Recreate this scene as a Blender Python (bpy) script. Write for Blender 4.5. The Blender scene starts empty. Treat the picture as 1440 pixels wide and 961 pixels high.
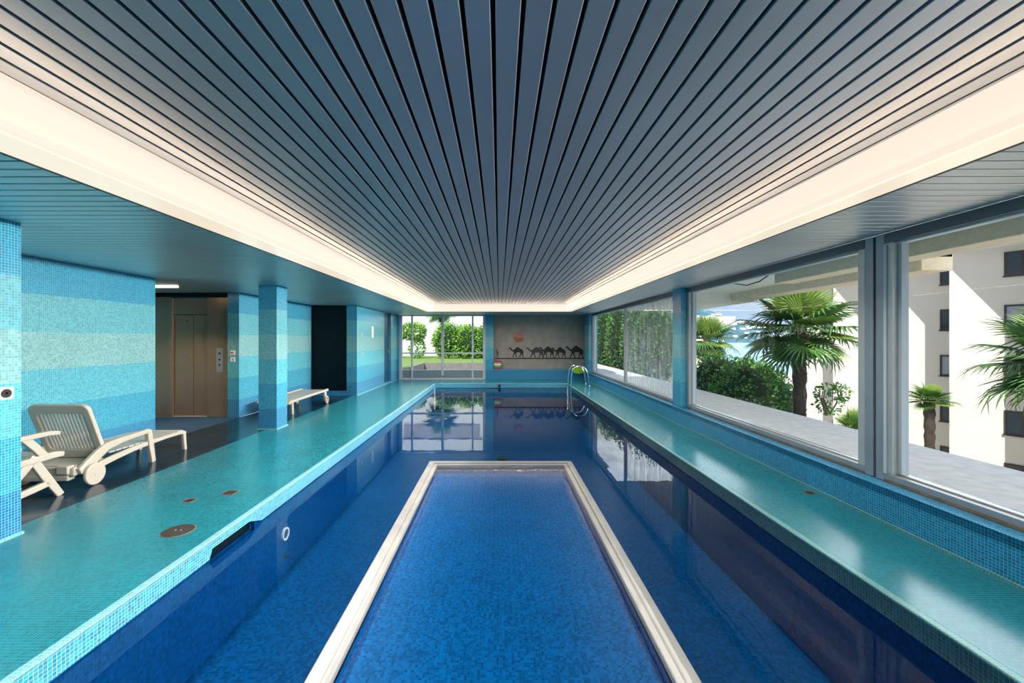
import bpy, bmesh, math, random
from math import sin, cos, pi, radians as R, sqrt, atan2
from mathutils import Vector, Matrix
random.seed(7)
S = bpy.context.scene
COL = S.collection

# ------------------------------------------------------------------ camera
FPX, VPX, VPY = 590.0, 702.0, 476.7
cd = bpy.data.cameras.new('camera')
cam = bpy.data.objects.new('camera', cd); COL.objects.link(cam)
cam.location = (0, 0, 1.5); cam.rotation_euler = (R(90), 0, 0)
cd.sensor_width = 36; cd.lens = FPX/1440*36
cd.shift_x = (720-VPX)/1440; cd.shift_y = -(480.5-VPY)/1440
cd.clip_start = 0.05; cd.clip_end = 9000
S.camera = cam

# ------------------------------------------------------------------ view, world, sun
S.view_settings.view_transform = 'Standard'; S.view_settings.look = 'None'
S.view_settings.gamma = 1; S.view_settings.exposure = 0.25
S.view_settings.use_curve_mapping = False
cy = S.cycles
cy.use_denoising = True; cy.max_bounces = 10; cy.diffuse_bounces = 5; cy.glossy_bounces = 5
cy.transparent_max_bounces = 16; cy.transmission_bounces = 6
cy.sample_clamp_indirect = 6; cy.caustics_reflective = False; cy.caustics_refractive = False

SKY_STRENGTH = .62
SUN_STRENGTH = 6.0
COVE_PANEL = .96        # luminous side panels
COVE_STRIP = 1.0        # luminous lower strips
LAMP_SIDE = 400.0        # watts of the added fill lamp before the right side panel
LAMP_DOWN = 150.0        # watts of the added fill lamps under the lower strips

w = bpy.data.worlds.new('sky'); S.world = w; w.use_nodes = True
nt = w.node_tree; nt.nodes.clear()
def N(t, typ, **kw):
    n = t.nodes.new(typ)
    for k, v in kw.items():
        if k in n.inputs: n.inputs[k].default_value = v
        else: setattr(n, k, v)
    return n
out = N(nt, 'ShaderNodeOutputWorld'); bg = N(nt, 'ShaderNodeBackground'); bg.inputs['Strength'].default_value = SKY_STRENGTH
tc = N(nt, 'ShaderNodeTexCoord'); sep = N(nt, 'ShaderNodeSeparateXYZ')
nt.links.new(tc.outputs['Generated'], sep.inputs[0])
ramp = N(nt, 'ShaderNodeValToRGB'); cr = ramp.color_ramp
cr.elements[0].position = 0.0; cr.elements[0].color = (.85, 1.08, 1.40, 1)
cr.elements[1].position = 0.6; cr.elements[1].color = (.30, .48, .88, 1)
e = cr.elements.new(0.12); e.color = (.58, .90, 1.45, 1)
for p_, c_ in ((.24, (2.3, 2.6, 2.95)), (.40, (2.9, 3.1, 3.3))):
    e = cr.elements.new(p_); e.color = (*c_, 1)
nt.links.new(sep.outputs['Z'], ramp.inputs[0])
mp = N(nt, 'ShaderNodeMapping'); mp.inputs['Scale'].default_value = (2.2, 2.2, 6.0)
nt.links.new(tc.outputs['Generated'], mp.inputs[0])
noi = N(nt, 'ShaderNodeTexNoise', Scale=2.0, Detail=6.0, Roughness=.6); nt.links.new(mp.outputs[0], noi.inputs['Vector'])
cr2 = N(nt, 'ShaderNodeValToRGB'); cr2.color_ramp.elements[0].position = .46; cr2.color_ramp.elements[1].position = .64
nt.links.new(noi.outputs['Fac'], cr2.inputs[0])
mx = N(nt, 'ShaderNodeMixRGB'); mx.inputs[2].default_value = (1.25, 1.22, 1.18, 1)
nt.links.new(cr2.outputs[0], mx.inputs[0]); nt.links.new(ramp.outputs[0], mx.inputs[1])
# unseen sky brightened over the lake side (+X) for deck glare, dimmed behind the house
mr_ = N(nt, 'ShaderNodeMapRange'); mr_.inputs[1].default_value = -.7; mr_.inputs[2].default_value = .8; mr_.inputs[3].default_value = .55; mr_.inputs[4].default_value = 2.9
nt.links.new(sep.outputs['X'], mr_.inputs[0])
mz = N(nt, 'ShaderNodeMapRange'); mz.inputs[1].default_value = .08; mz.inputs[2].default_value = .25; nt.links.new(sep.outputs['Z'], mz.inputs[0])
mq = N(nt, 'ShaderNodeMixRGB'); mq.inputs[1].default_value = (1, 1, 1, 1); nt.links.new(mz.outputs[0], mq.inputs[0]); nt.links.new(mr_.outputs[0], mq.inputs[2])
mm_ = N(nt, 'ShaderNodeVectorMath', operation='MULTIPLY'); nt.links.new(mx.outputs[0], mm_.inputs[0]); nt.links.new(mq.outputs[0], mm_.inputs[1])
nt.links.new(mm_.outputs[0], bg.inputs['Color']); nt.links.new(bg.outputs[0], out.inputs[0])

sd = bpy.data.lights.new('sun', 'SUN'); sd.energy = SUN_STRENGTH; sd.angle = R(.5); sd.color = (1, .97, .92)
so = bpy.data.objects.new('sun', sd); COL.objects.link(so); so.location = (0, -10, 20)
so.rotation_euler = Vector((.261, .588, -.766)).to_track_quat('-Z', 'Y').to_euler()

def area_lamp(name, loc, aim, sx, sy, watts, color, spread):
    l = bpy.data.lights.new(name, 'AREA'); l.shape = 'RECTANGLE'; l.size = sx; l.size_y = sy
    l.energy = watts; l.color = color; l.spread = spread
    o = bpy.data.objects.new(name, l); COL.objects.link(o); o.location = loc
    z = -Vector(aim).normalized(); y = Vector((0, 1, 0)) if abs(z.y) < .9 else Vector((1, 0, 0))
    x = y.cross(z).normalized(); y = z.cross(x)
    o.rotation_euler = Matrix((x, y, z)).transposed().to_euler()
    return o
WARM = (1.0, .94, .86)
# added fill lamps before the cove panels; narrow spread keeps them unseen
area_lamp('cove_fill', (2.14, 5.2, 2.455), (-1, 0, -.32), .10, 16.2, LAMP_SIDE, WARM, R(80))
area_lamp('cove_fill', (-2.235, 5.2, 2.372), (0, 0, -1), .22, 16.2, LAMP_DOWN, WARM, R(130))
area_lamp('cove_fill', (2.25, 5.2, 2.372), (0, 0, -1), .18, 16.2, LAMP_DOWN*.8, WARM, R(130))
area_lamp('cove_fill', (.02, 13.55, 2.372), (0, .15, -1), 4.2, .18, LAMP_DOWN*.3, WARM, R(150))

# added uplights in the open cove recess, warming the edge slats
area_lamp('cove_fill_up', (-2.08, 5.2, 2.41), (.45, 0, 1), .04, 16.2, 38, (1.0, .72, .48), R(170))
area_lamp('cove_fill_up', (2.12, 5.2, 2.41), (-.45, 0, 1), .04, 16.2, 38, (1.0, .72, .48), R(170))
area_lamp('cove_fill_up', (.02, 13.38, 2.41), (0, -.45, 1), 4.2, .04, 11, (1.0, .72, .48), R(170))

# ------------------------------------------------------------------ materials
def mat(name):
    m = bpy.data.materials.new(name); m.use_nodes = True
    t = m.node_tree; b = t.nodes['Principled BSDF']
    return m, t, b
def L(t, a, b): t.links.new(a, b)
def plain(name, col, rough=.5, metal=0.0, noise=.0, nscale=8.0, spec=.5, bump=0.0):
    m, t, b = mat(name)
    b.inputs['Roughness'].default_value = rough; b.inputs['Metallic'].default_value = metal
    b.inputs['Specular IOR Level'].default_value = spec
    b.inputs['Base Color'].default_value = (*col, 1)
    if noise or bump:
        c = N(t, 'ShaderNodeTexCoord'); n = N(t, 'ShaderNodeTexNoise', Scale=nscale, Detail=5.0)
        L(t, c.outputs['Object'], n.inputs['Vector'])
    if noise:
        r = N(t, 'ShaderNodeMapRange'); r.inputs[1].default_value = .3; r.inputs[2].default_value = .7
        r.inputs[3].default_value = 1-noise; r.inputs[4].default_value = 1+noise
        L(t, n.outputs['Fac'], r.inputs[0])
        v = N(t, 'ShaderNodeVectorMath', operation='MULTIPLY'); v.inputs[0].default_value = col
        L(t, r.outputs[0], v.inputs[1]); L(t, v.outputs[0], b.inputs['Base Color'])
    if bump:
        bp = N(t, 'ShaderNodeBump', Strength=bump, Distance=.01); L(t, n.outputs['Fac'], bp.inputs['Height'])
        L(t, bp.outputs[0], b.inputs['Normal'])
    return m
def mosaic(name, col, grout, rough=.2, var=.25, size=.0205, bands=None, spec=.5, mortar=.0011, cloud=.12, coat=0):
    """small square glass tiles; bands = list of (z, colour) from the floor up"""
    m, t, b = mat(name)
    u = N(t, 'ShaderNodeUVMap')
    br = N(t, 'ShaderNodeTexBrick', offset=0.0, squash=1.0)
    for k, v in (('Scale', 1.0), ('Mortar Size', mortar), ('Mortar Smooth', .1), ('Bias', 0.0), ('Brick Width', size), ('Row Height', size)):
        br.inputs[k].default_value = v
    br.inputs['Color1'].default_value = (1-var,)*3+(1,); br.inputs['Color2'].default_value = (1+var,)*3+(1,)
    L(t, u.outputs[0], br.inputs['Vector'])
    geo = N(t, 'ShaderNodeNewGeometry')
    cl = N(t, 'ShaderNodeTexNoise', Scale=1.4, Detail=5.0, Roughness=.65); L(t, geo.outputs['Position'], cl.inputs['Vector'])
    mr = N(t, 'ShaderNodeMapRange'); mr.inputs[1].default_value = .3; mr.inputs[2].default_value = .7
    mr.inputs[3].default_value = 1-cloud; mr.inputs[4].default_value = 1+cloud
    L(t, cl.outputs['Fac'], mr.inputs[0])
    v1 = N(t, 'ShaderNodeVectorMath', operation='MULTIPLY')
    if bands:
        sp = N(t, 'ShaderNodeSeparateXYZ'); L(t, geo.outputs['Position'], sp.inputs[0])
        md = N(t, 'ShaderNodeMath', operation='MULTIPLY'); md.inputs[1].default_value = 1/2.5; L(t, sp.outputs['Z'], md.inputs[0])
        rp = N(t, 'ShaderNodeValToRGB'); rp.color_ramp.interpolation = 'CONSTANT'; els = rp.color_ramp.elements
        els[0].position = 0; els[0].color = (*bands[0][1], 1)
        els[1].position = bands[1][0]/2.5; els[1].color = (*bands[1][1], 1)
        for z, c in bands[2:]:
            q = els.new(z/2.5); q.color = (*c, 1)
        L(t, md.outputs[0], rp.inputs[0]); L(t, rp.outputs[0], v1.inputs[0])
    else:
        v1.inputs[0].default_value = col
    v2 = N(t, 'ShaderNodeVectorMath', operation='MULTIPLY')
    # individual tile tint
    L(t, br.outputs['Color'], v2.inputs[0]); L(t, mr.outputs[0], v2.inputs[1]); L(t, v2.outputs[0], v1.inputs[1])
    mixc = N(t, 'ShaderNodeMixRGB'); mixc.inputs[2].default_value = (*grout, 1)
    L(t, br.outputs['Fac'], mixc.inputs[0]); L(t, v1.outputs[0], mixc.inputs[1]); L(t, mixc.outputs[0], b.inputs['Base Color'])
    rr = N(t, 'ShaderNodeMapRange'); rr.inputs[3].default_value = rough; rr.inputs[4].default_value = min(1, rough+.35)
    L(t, br.outputs['Fac'], rr.inputs[0]); L(t, rr.outputs[0], b.inputs['Roughness'])
    b.inputs['Specular IOR Level'].default_value = spec
    return m

BANDS = [(0, (.003, .17, .40)), (.335, (.015, .29, .48)), (.747, (.075, .40, .52)), (1.16, (.215, .44, .455)),
         (1.565, (.10, .40, .49)), (1.975, (.008, .27, .47))]
M = {}
M['wall_tile'] = mosaic('banded wall mosaic', None, (.26, .56, .62), rough=.22, var=.20, bands=BANDS, cloud=.05)
M['sill_tile'] = mosaic('blue wall mosaic', (.003, .23, .46), (.22, .52, .64), rough=.16, var=.28)
M['deck'] = mosaic('teal deck mosaic', (.002, .17, .225), (.04, .21, .25), rough=.22, var=.22, cloud=.16, spec=.7)
M['coping'] = mosaic('coping mosaic', (.03, .43, .66), (.60, .72, .70), rough=.15, var=.3)
M['coping_shaded'] = mosaic('coping mosaic with painted shade', (.006, .15, .21), (.30, .31, .17), rough=.2, var=.3)  # same coping tile with shade put into its colour; yellowish grout is real
M['coping_lip'] = mosaic('pale coping lip', (.13, .46, .55), (.52, .55, .45), rough=.18, var=.15)
M['base_lip'] = mosaic('base strip mosaic', (.05, .30, .33), (.42, .40, .30), rough=.25, var=.15)
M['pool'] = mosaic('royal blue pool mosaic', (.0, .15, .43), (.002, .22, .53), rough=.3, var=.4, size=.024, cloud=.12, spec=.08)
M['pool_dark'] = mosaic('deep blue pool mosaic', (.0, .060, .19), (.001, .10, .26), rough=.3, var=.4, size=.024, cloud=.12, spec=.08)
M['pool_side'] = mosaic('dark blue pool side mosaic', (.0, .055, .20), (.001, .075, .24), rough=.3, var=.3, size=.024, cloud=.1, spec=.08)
M['marble'] = plain('pale marble edging', (.85, .72, .60), .35, noise=.12, nscale=3)
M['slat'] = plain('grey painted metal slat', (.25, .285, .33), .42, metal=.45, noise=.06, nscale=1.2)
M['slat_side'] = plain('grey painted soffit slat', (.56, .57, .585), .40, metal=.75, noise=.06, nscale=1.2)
M['slat_lit'] = plain('soffit slat with painted window light', (.72, .70, .69), .40, metal=.6, noise=.05, nscale=1.2)  # soffit slat copy with window light put into its colour
M['black'] = plain('black void', (.003, .003, .004), .9)
M['dark_trim'] = plain('dark edge trim', (.02, .025, .03), .5)
M['floor_dark'] = mosaic('dark stone floor', (.006, .024, .045), (.01, .026, .042), rough=.2, var=.35, size=.30, mortar=.002, cloud=.25, spec=.25)
M['floor_blue'] = plain('deep blue mat', (.003, .040, .105), .75, noise=.12, nscale=20)
M['alu'] = plain('brushed aluminium', (.56, .545, .52), .38, metal=.4, noise=.05)
M['alu_grey'] = plain('grey anodised aluminium', (.33, .36, .39), .4, metal=.35, noise=.05)
M['alu_dark'] = plain('dark grey shutter box', (.11, .125, .135), .4, metal=.4)
M['alu_brown'] = plain('weathered brown frame foot', (.20, .13, .08), .6, noise=.3, nscale=12)
M['white_frame'] = plain('white painted window frame', (.62, .66, .68), .35)
M['white_plastic'] = plain('off-white moulded plastic', (.50, .46, .39), .35, noise=.03)
M['white'] = plain('white plastic', (.85, .85, .83), .35)
M['steel'] = plain('warm stainless steel', (.40, .27, .185), .28, metal=.55, noise=.05, nscale=3)
M['steel_dark'] = plain('dark stainless steel', (.20, .16, .12), .3, metal=1.0)
M['chrome'] = plain('chrome', (.85, .87, .9), .08, metal=1.0)
M['bronze'] = plain('dark grey metal cover', (.045, .038, .032), .6, noise=.2, nscale=25, spec=.2)
M['mural'] = plain('grey brown stone panel', (.36, .30, .25), .4, noise=.14, nscale=4)
M['ink'] = plain('dark brown paint', (.018, .014, .012), .6)
M['ink_soft'] = plain('faded brown paint', (.06, .045, .04), .6)
M['sun_top'] = plain('pink paint', (.52, .20, .18), .6, noise=.15, nscale=20)
M['sun_low'] = plain('orange brown paint', (.40, .13, .03), .6, noise=.15, nscale=20)
M['magenta'] = plain('magenta foam', (.55, .02, .22), .5)
M['yellow'] = plain('yellow foam', (.75, .65, .06), .5)
M['red'] = plain('red foam', (.6, .03, .05), .5)
M['green_foam'] = plain('green foam', (.12, .5, .12), .5)
M['lime'] = plain('lime green foam', (.45, .72, .02), .45)
M['concrete'] = plain('pale concrete', (.62, .595, .59), .85, noise=.12, nscale=9, bump=.15)
M['court'] = plain('garden concrete with painted shade', (.20, .18, .17), .9, noise=.15, nscale=6)  # concrete darkened in colour to stand for the court's shade
M['white_wall'] = plain('white house wall', (.72, .71, .70), .8)
M['concrete_tan'] = plain('tan board-marked concrete', (.92, .75, .54), .85, noise=.08, nscale=14, bump=.2)
M['soffit_out'] = plain('painted outer soffit', (.86, .86, .79), .7, noise=.05)
M['facade'] = plain('cream render', (.70, .645, .58), .85, noise=.03, nscale=.8)
M['roof_white'] = plain('white fascia', (.85, .84, .88), .6)
M['frame_brown'] = plain('dark brown window frame', (.045, .032, .028), .5)
M['dark_glass'] = plain('dark window glass', (.035, .045, .05), .08, noise=.3, nscale=2)
M['blind'] = plain('grey roller blind', (.32, .33, .37), .6)
M['trunk'] = plain('fibrous palm trunk', (.055, .038, .028), .95, noise=.5, nscale=30, bump=.8)
M['frond'] = plain('palm leaf green', (.075, .17, .035), .42, noise=.25, nscale=2)
M['frond_y'] = plain('young yellow green palm leaf', (.20, .30, .05), .42, noise=.2, nscale=2)
M['leaf'] = plain('bush leaf green', (.10, .27, .03), .5, noise=.4, nscale=1.5)
M['leaf_dark'] = plain('hedge leaf dark green', (.035, .10, .022), .5, noise=.4, nscale=1.5)
M['leaf_hedge'] = plain('hedge leaf mid green', (.075, .19, .035), .5, noise=.4, nscale=1.5)
M['leaf_light'] = plain('garden hedge leaf', (.16, .32, .03), .5, noise=.4, nscale=1.2)
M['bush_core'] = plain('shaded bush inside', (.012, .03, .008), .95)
M['twig'] = plain('brown twig', (.10, .07, .045), .9)
M['grass'] = plain('lawn', (.14, .23, .045), .9, noise=.25, nscale=5)
M['lake'] = plain('lake water', (.03, .22, .42), .25, noise=.1, nscale=.02)
M['hill'] = plain('wooded hillside', (.045, .13, .17), .95, noise=.6, nscale=.012)
M['house'] = plain('pale house wall', (.85, .80, .76), .8)
M['ground'] = plain('garden ground', (.42, .38, .32), .95, noise=.2, nscale=1)
M['pink_roof'] = plain('pale pink roof edge', (.50, .44, .41), .8)
M['pebble'] = plain('grey pebbled panel', (.33, .30, .30), .9, noise=.6, nscale=60)
M['dark_panel'] = plain('dark teal door panel', (.001, .007, .011), .5, spec=.2)
M['door_blue'] = plain('deep blue door', (.004, .075, .16), .35)
M['algae'] = plain('dark green plastic', (.02, .07, .03), .6)
M['rubber'] = plain('black rubber', (.012, .012, .012), .6)
M['roof'] = plain('roof slab', (.4, .4, .4), .9)

def emis(name, col, s):
    m, t, b = mat(name)
    b.inputs['Base Color'].default_value = (.05, .045, .04, 1)
    b.inputs['Emission Color'].default_value = (*col, 1); b.inputs['Emission Strength'].default_value = s
    b.inputs['Roughness'].default_value = .25
    return m
M['cove'] = emis('luminous panel', (1, .85, .71), COVE_PANEL*.85)
M['cove_low'] = emis('luminous lower strip', (1, .86, .68), COVE_STRIP*.75)
M['lamp'] = emis('lamp tube', (1, .80, .55), 3.5)

def schlick(t, f0, scale=1.0):
    g = N(t, 'ShaderNodeNewGeometry'); d = N(t, 'ShaderNodeVectorMath', operation='DOT_PRODUCT')
    L(t, g.outputs['Incoming'], d.inputs[0]); L(t, g.outputs['Normal'], d.inputs[1])
    def mth(op, a, b=None, clamp=False):
        n = N(t, 'ShaderNodeMath', operation=op); n.use_clamp = clamp
        for i, q in enumerate((a, b)):
            if q is None: continue
            if isinstance(q, (int, float)): n.inputs[i].default_value = q
            else: L(t, q, n.inputs[i])
        return n.outputs[0]
    c = mth('SUBTRACT', 1.0, mth('ABSOLUTE', d.outputs['Value']), True)
    return mth('MULTIPLY', mth('ADD', mth('MULTIPLY', mth('POWER', c, 5.0), 1-f0), f0), scale)
def glass(name, dirty=False):
    m, t, b = mat(name); t.nodes.remove(b); o = t.nodes['Material Output']
    tr = N(t, 'ShaderNodeBsdfTransparent'); tr.inputs[0].default_value = (.95, .97, .96, 1)
    gl = N(t, 'ShaderNodeBsdfGlossy', Roughness=.0)
    ms = N(t, 'ShaderNodeMixShader'); L(t, schlick(t, .02, .38), ms.inputs[0]); L(t, tr.outputs[0], ms.inputs[1]); L(t, gl.outputs[0], ms.inputs[2])
    last = ms
    if dirty:
        c = N(t, 'ShaderNodeTexCoord'); mpp = N(t, 'ShaderNodeMapping'); mpp.inputs['Scale'].default_value = (1, 5, .8)
        L(t, c.outputs['Object'], mpp.inputs[0])
        n = N(t, 'ShaderNodeTexNoise', Scale=1.6, Detail=6.0, Roughness=.7); L(t, mpp.outputs[0], n.inputs['Vector'])
        rg = N(t, 'ShaderNodeMapRange'); rg.inputs[1].default_value = .38; rg.inputs[2].default_value = .72
        rg.inputs[3].default_value = .02; rg.inputs[4].default_value = .42; L(t, n.outputs['Fac'], rg.inputs[0])
        df = N(t, 'ShaderNodeBsdfTranslucent'); df.inputs[0].default_value = (.8, .85, .88, 1)
        dd = N(t, 'ShaderNodeBsdfDiffuse'); dd.inputs[0].default_value = (.75, .8, .84, 1)
        ad = N(t, 'ShaderNodeMixShader'); ad.inputs[0].default_value = .5; L(t, df.outputs[0], ad.inputs[1]); L(t, dd.outputs[0], ad.inputs[2])
        m2 = N(t, 'ShaderNodeMixShader'); L(t, rg.outputs[0], m2.inputs[0]); L(t, ms.outputs[0], m2.inputs[1]); L(t, ad.outputs[0], m2.inputs[2])
        last = m2
    L(t, last.outputs[0], o.inputs[0])
    return m
M['glass'] = glass('window glass'); M['glass_dirty'] = glass('streaked window glass', True)

def water():
    m, t, b = mat('pool water'); t.nodes.remove(b); o = t.nodes['Material Output']
    tr = N(t, 'ShaderNodeBsdfTransparent'); tr.inputs[0].default_value = (.85, .91, .97, 1)
    gl = N(t, 'ShaderNodeBsdfGlossy', Roughness=.0)
    c = N(t, 'ShaderNodeTexCoord'); n = N(t, 'ShaderNodeTexNoise', Scale=5.0, Detail=2.0); L(t, c.outputs['Object'], n.inputs['Vector'])
    bp = N(t, 'ShaderNodeBump', Strength=.02, Distance=.02); L(t, n.outputs['Fac'], bp.inputs['Height'])
    L(t, bp.outputs[0], gl.inputs['Normal'])
    ms = N(t, 'ShaderNodeMixShader'); L(t, schlick(t, .022), ms.inputs[0]); L(t, tr.outputs[0], ms.inputs[1]); L(t, gl.outputs[0], ms.inputs[2])
    L(t, ms.outputs[0], o.inputs[0]); return m
M['water'] = water()

# ------------------------------------------------------------------ mesh helpers
class MB:
    def __init__(s): s.v = []; s.f = []; s.sm = []
    def add(s, vs, fs, smooth=False):
        o = len(s.v); s.v += [tuple(v) for v in vs]
        for f in fs: s.f.append(tuple(i+o for i in f)); s.sm.append(smooth)
        return s
    def box(s, x0, x1, y0, y1, z0, z1):
        return s.add([(x, y, z) for z in (z0, z1) for y in (y0, y1) for x in (x0, x1)],
                     [(0, 2, 3, 1), (4, 5, 7, 6), (0, 1, 5, 4), (2, 6, 7, 3), (0, 4, 6, 2), (1, 3, 7, 5)])
    def prism(s, poly, axis, a, b):
        """polygon (2-D, any winding) extruded along axis 'x','y','z' from a to b"""
        ar = sum(poly[i][0]*poly[(i+1) % len(poly)][1]-poly[(i+1) % len(poly)][0]*poly[i][1] for i in range(len(poly)))
        if ar < 0: poly = poly[::-1]
        n = len(poly)
        def P(p, q):
            return (q, p[0], p[1]) if axis == 'x' else ((p[0], q, p[1]) if axis == 'y' else (p[0], p[1], q))
        vs = [P(p, a) for p in poly]+[P(p, b) for p in poly]
        fl = axis == 'y'
        fs = [tuple(range(n))[::-1], tuple(range(n, 2*n))]+[(i, (i+1) % n, n+(i+1) % n, n+i) for i in range(n)]
        if fl: fs = [f[::-1] for f in fs]
        if b < a: fs = [f[::-1] for f in fs]
        return s.add(vs, fs)
    def ring(s, outer, inner, axis, a, b):
        n = len(outer)
        def P(p, q): return (q, p[0], p[1]) if axis == 'x' else ((p[0], q, p[1]) if axis == 'y' else (p[0], p[1], q))
        vs = [P(p, a) for p in outer]+[P(p, a) for p in inner]+[P(p, b) for p in outer]+[P(p, b) for p in inner]
        fs = []
        for i in range(n):
            j = (i+1) % n
            fs += [(i, j, n+j, n+i), (2*n+i, 3*n+i, 3*n+j, 2*n+j), (i, 2*n+i, 2*n+j, j), (n+i, n+j, 3*n+j, 3*n+i)]
        return s.add(vs, fs)
    def tube(s, pts, r, n=8, cap=True, smooth=True):
        pts = [Vector(p) for p in pts]; rs = r if isinstance(r, (list, tuple)) else [r]*len(pts)
        vs = []; up = None
        for i, p in enumerate(pts):
            d = (pts[min(i+1, len(pts)-1)]-pts[max(i-1, 0)]).normalized()
            if up is None: up = Vector((0, 0, 1)) if abs(d.z) < .9 else Vector((1, 0, 0))
            x = up.cross(d).normalized(); up = d.cross(x).normalized()
            for k in range(n):
                a = 2*pi*k/n; vs.append(p+(x*cos(a)+up*sin(a))*rs[i])
        fs = []
        for i in range(len(pts)-1):
            for k in range(n):
                fs.append((i*n+k, i*n+(k+1) % n, (i+1)*n+(k+1) % n, (i+1)*n+k))
        if cap: fs += [tuple(range(n))[::-1], tuple(range((len(pts)-1)*n, len(pts)*n))]
        return s.add(vs, fs, smooth)
    def cyl(s, c, axis, r, h, n=32, r2=None):
        r2 = r if r2 is None else r2; c = Vector(c); vs = []
        for q, rr in ((0, r), (h, r2)):
            for k in range(n):
                a = 2*pi*k/n; u, v = rr*cos(a), rr*sin(a)
                vs.append(c+Vector({'x': (q, u, v), 'y': (v, q, u), 'z': (u, v, q)}[axis]))
        fs = [tuple(range(n))[::-1], tuple(range(n, 2*n))]+[(k, (k+1) % n, n+(k+1) % n, n+k) for k in range(n)]
        return s.add(vs, fs)
    def build(s, name, m, parent=None, bevel=0.0, seg=2, subsurf=0):
        me = bpy.data.meshes.new(name); me.from_pydata(s.v, [], s.f)
        for i, p in enumerate(me.polygons): p.use_smooth = s.sm[i]
        uv = me.uv_layers.new(name='UVMap')
        for p in me.polygons:
            n = p.normal; ax = max(range(3), key=lambda i: abs(n[i]))
            for li in p.loop_indices:
                c = me.vertices[me.loops[li].vertex_index].co
                uv.data[li].uv = (c.y, c.z) if ax == 0 else ((c.x, c.z) if ax == 1 else (c.x, c.y))
        me.materials.append(M[m] if isinstance(m, str) else m)
        o = bpy.data.objects.new(name, me); COL.objects.link(o)
        if parent: o.parent = parent
        if bevel:
            bm_ = o.modifiers.new('bevel', 'BEVEL'); bm_.width = bevel; bm_.segments = seg; bm_.limit_method = 'ANGLE'; bm_.angle_limit = R(40)
        return o
def tag(o, label, cat, group=None, kind=None):
    if label: o['label'] = label
    if cat: o['category'] = cat
    if group: o['group'] = group
    if kind: o['kind'] = kind
    return o
def thing(name, label, cat, loc=(0, 0, 0), rz=0, group=None):
    o = bpy.data.objects.new(name, None); COL.objects.link(o); o.empty_display_size = .1
    o.location = loc; o.rotation_euler = (0, 0, rz)
    return tag(o, label, cat, group)
def struct(o, label=None, cat=None):
    return tag(o, label, cat, kind='structure')
def copy_tree(o, parent=None):
    c = o.copy(); COL.objects.link(c)
    if parent: c.parent = parent
    for ch in list(o.children): copy_tree(ch, c)
    return c
def moved(o, loc):
    """set the object's origin at loc without moving its mesh"""
    loc = Vector(loc); o.data.transform(Matrix.Translation(-loc)); o.location = loc; return o
def pt(px, py, Y): return Vector(((px-VPX)/FPX*Y, Y, 1.5-(py-VPY)/FPX*Y))

# ------------------------------------------------------------------ room: floor and pool
ZS, ZC = 2.385, 2.60          # soffit and centre ceiling heights
XL, XR = -2.14, 2.27          # pool coping edges
YN, YF = .6, 14.0             # pool near and far ends
YW = 15.4                     # far wall
YB = -3.0                     # wall behind the camera
WATER = -.145
d = MB()
d.box(-3.85, XL-.05, YB, YW, -.05, 0); d.box(XL-.05, XR+.05, YF+.05, YW, -.05, 0); d.box(XR+.05, 3.13, YB, YW, -.05, 0)
d.box(XL-.05, XR+.05, YB, YN-.05, -.05, 0)
struct(d.build('floor_deck', 'deck'), 'teal mosaic pool deck running around the water', 'floor')
fd = MB(); fd.box(-7.3, -3.85, YB, 5.97, -.05, 0); fd.box(-4.95, -3.85, 5.97, 11.1, -.05, 0)
struct(fd.build('floor_lounge', 'floor_dark'), 'dark polished stone floor under the loungers', 'floor')
struct(MB().box(-7.3, -4.95, 5.97, 8.05, -.05, .002).build('floor_lobby', 'floor_blue'), 'deep blue mat in front of the lift', 'floor')

def coping(name, poly, axis, a, b, label):
    o = MB().prism(poly, axis, a, b).build(name, 'coping'); return struct(o, label, 'coping')
zc0 = -.135
lip = .018
coping('trim_1', [(YN, zc0), (3.10, zc0), (3.13, -.068), (3.60, -.068), (3.78, zc0), (YF, zc0), (YF, -lip), (YN, -lip)], 'x', XL-.05, XL, 'light blue tiled coping face along the left pool edge')
struct(MB().box(XR, XR+.05, YN, YF, zc0, -lip).build('trim_2', 'coping_shaded'), 'green blue tiled coping face along the right pool edge, darkened for shade', 'coping')
struct(MB().box(XL-.05, XR+.05, YF, YF+.05, zc0, -lip).build('trim_3', 'coping'), 'tiled coping face along the far pool edge', 'coping')
struct(MB().box(XL-.05, XR+.05, YN-.05, YN, zc0, -lip).build('trim_4', 'coping'), None)
lp = MB()
lp.box(XL-.05, XL+.004, YN, YF+.004, -lip, .003)
struct(lp.build('trim_5', 'coping_lip', bevel=.008), 'pale rounded tile lip on the left pool edge', 'trim')
struct(MB().box(XR-.004, XR+.05, YN, YF, -lip, .003).build('trim_6', 'base_lip', bevel=.008), 'yellow grouted tile lip on the right pool edge', 'trim')
struct(MB().box(XL, XR, YF-.004, YF+.05, -lip, .003).build('trim_7', 'coping_lip', bevel=.008), 'pale tile lip on the far pool edge', 'trim')

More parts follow.
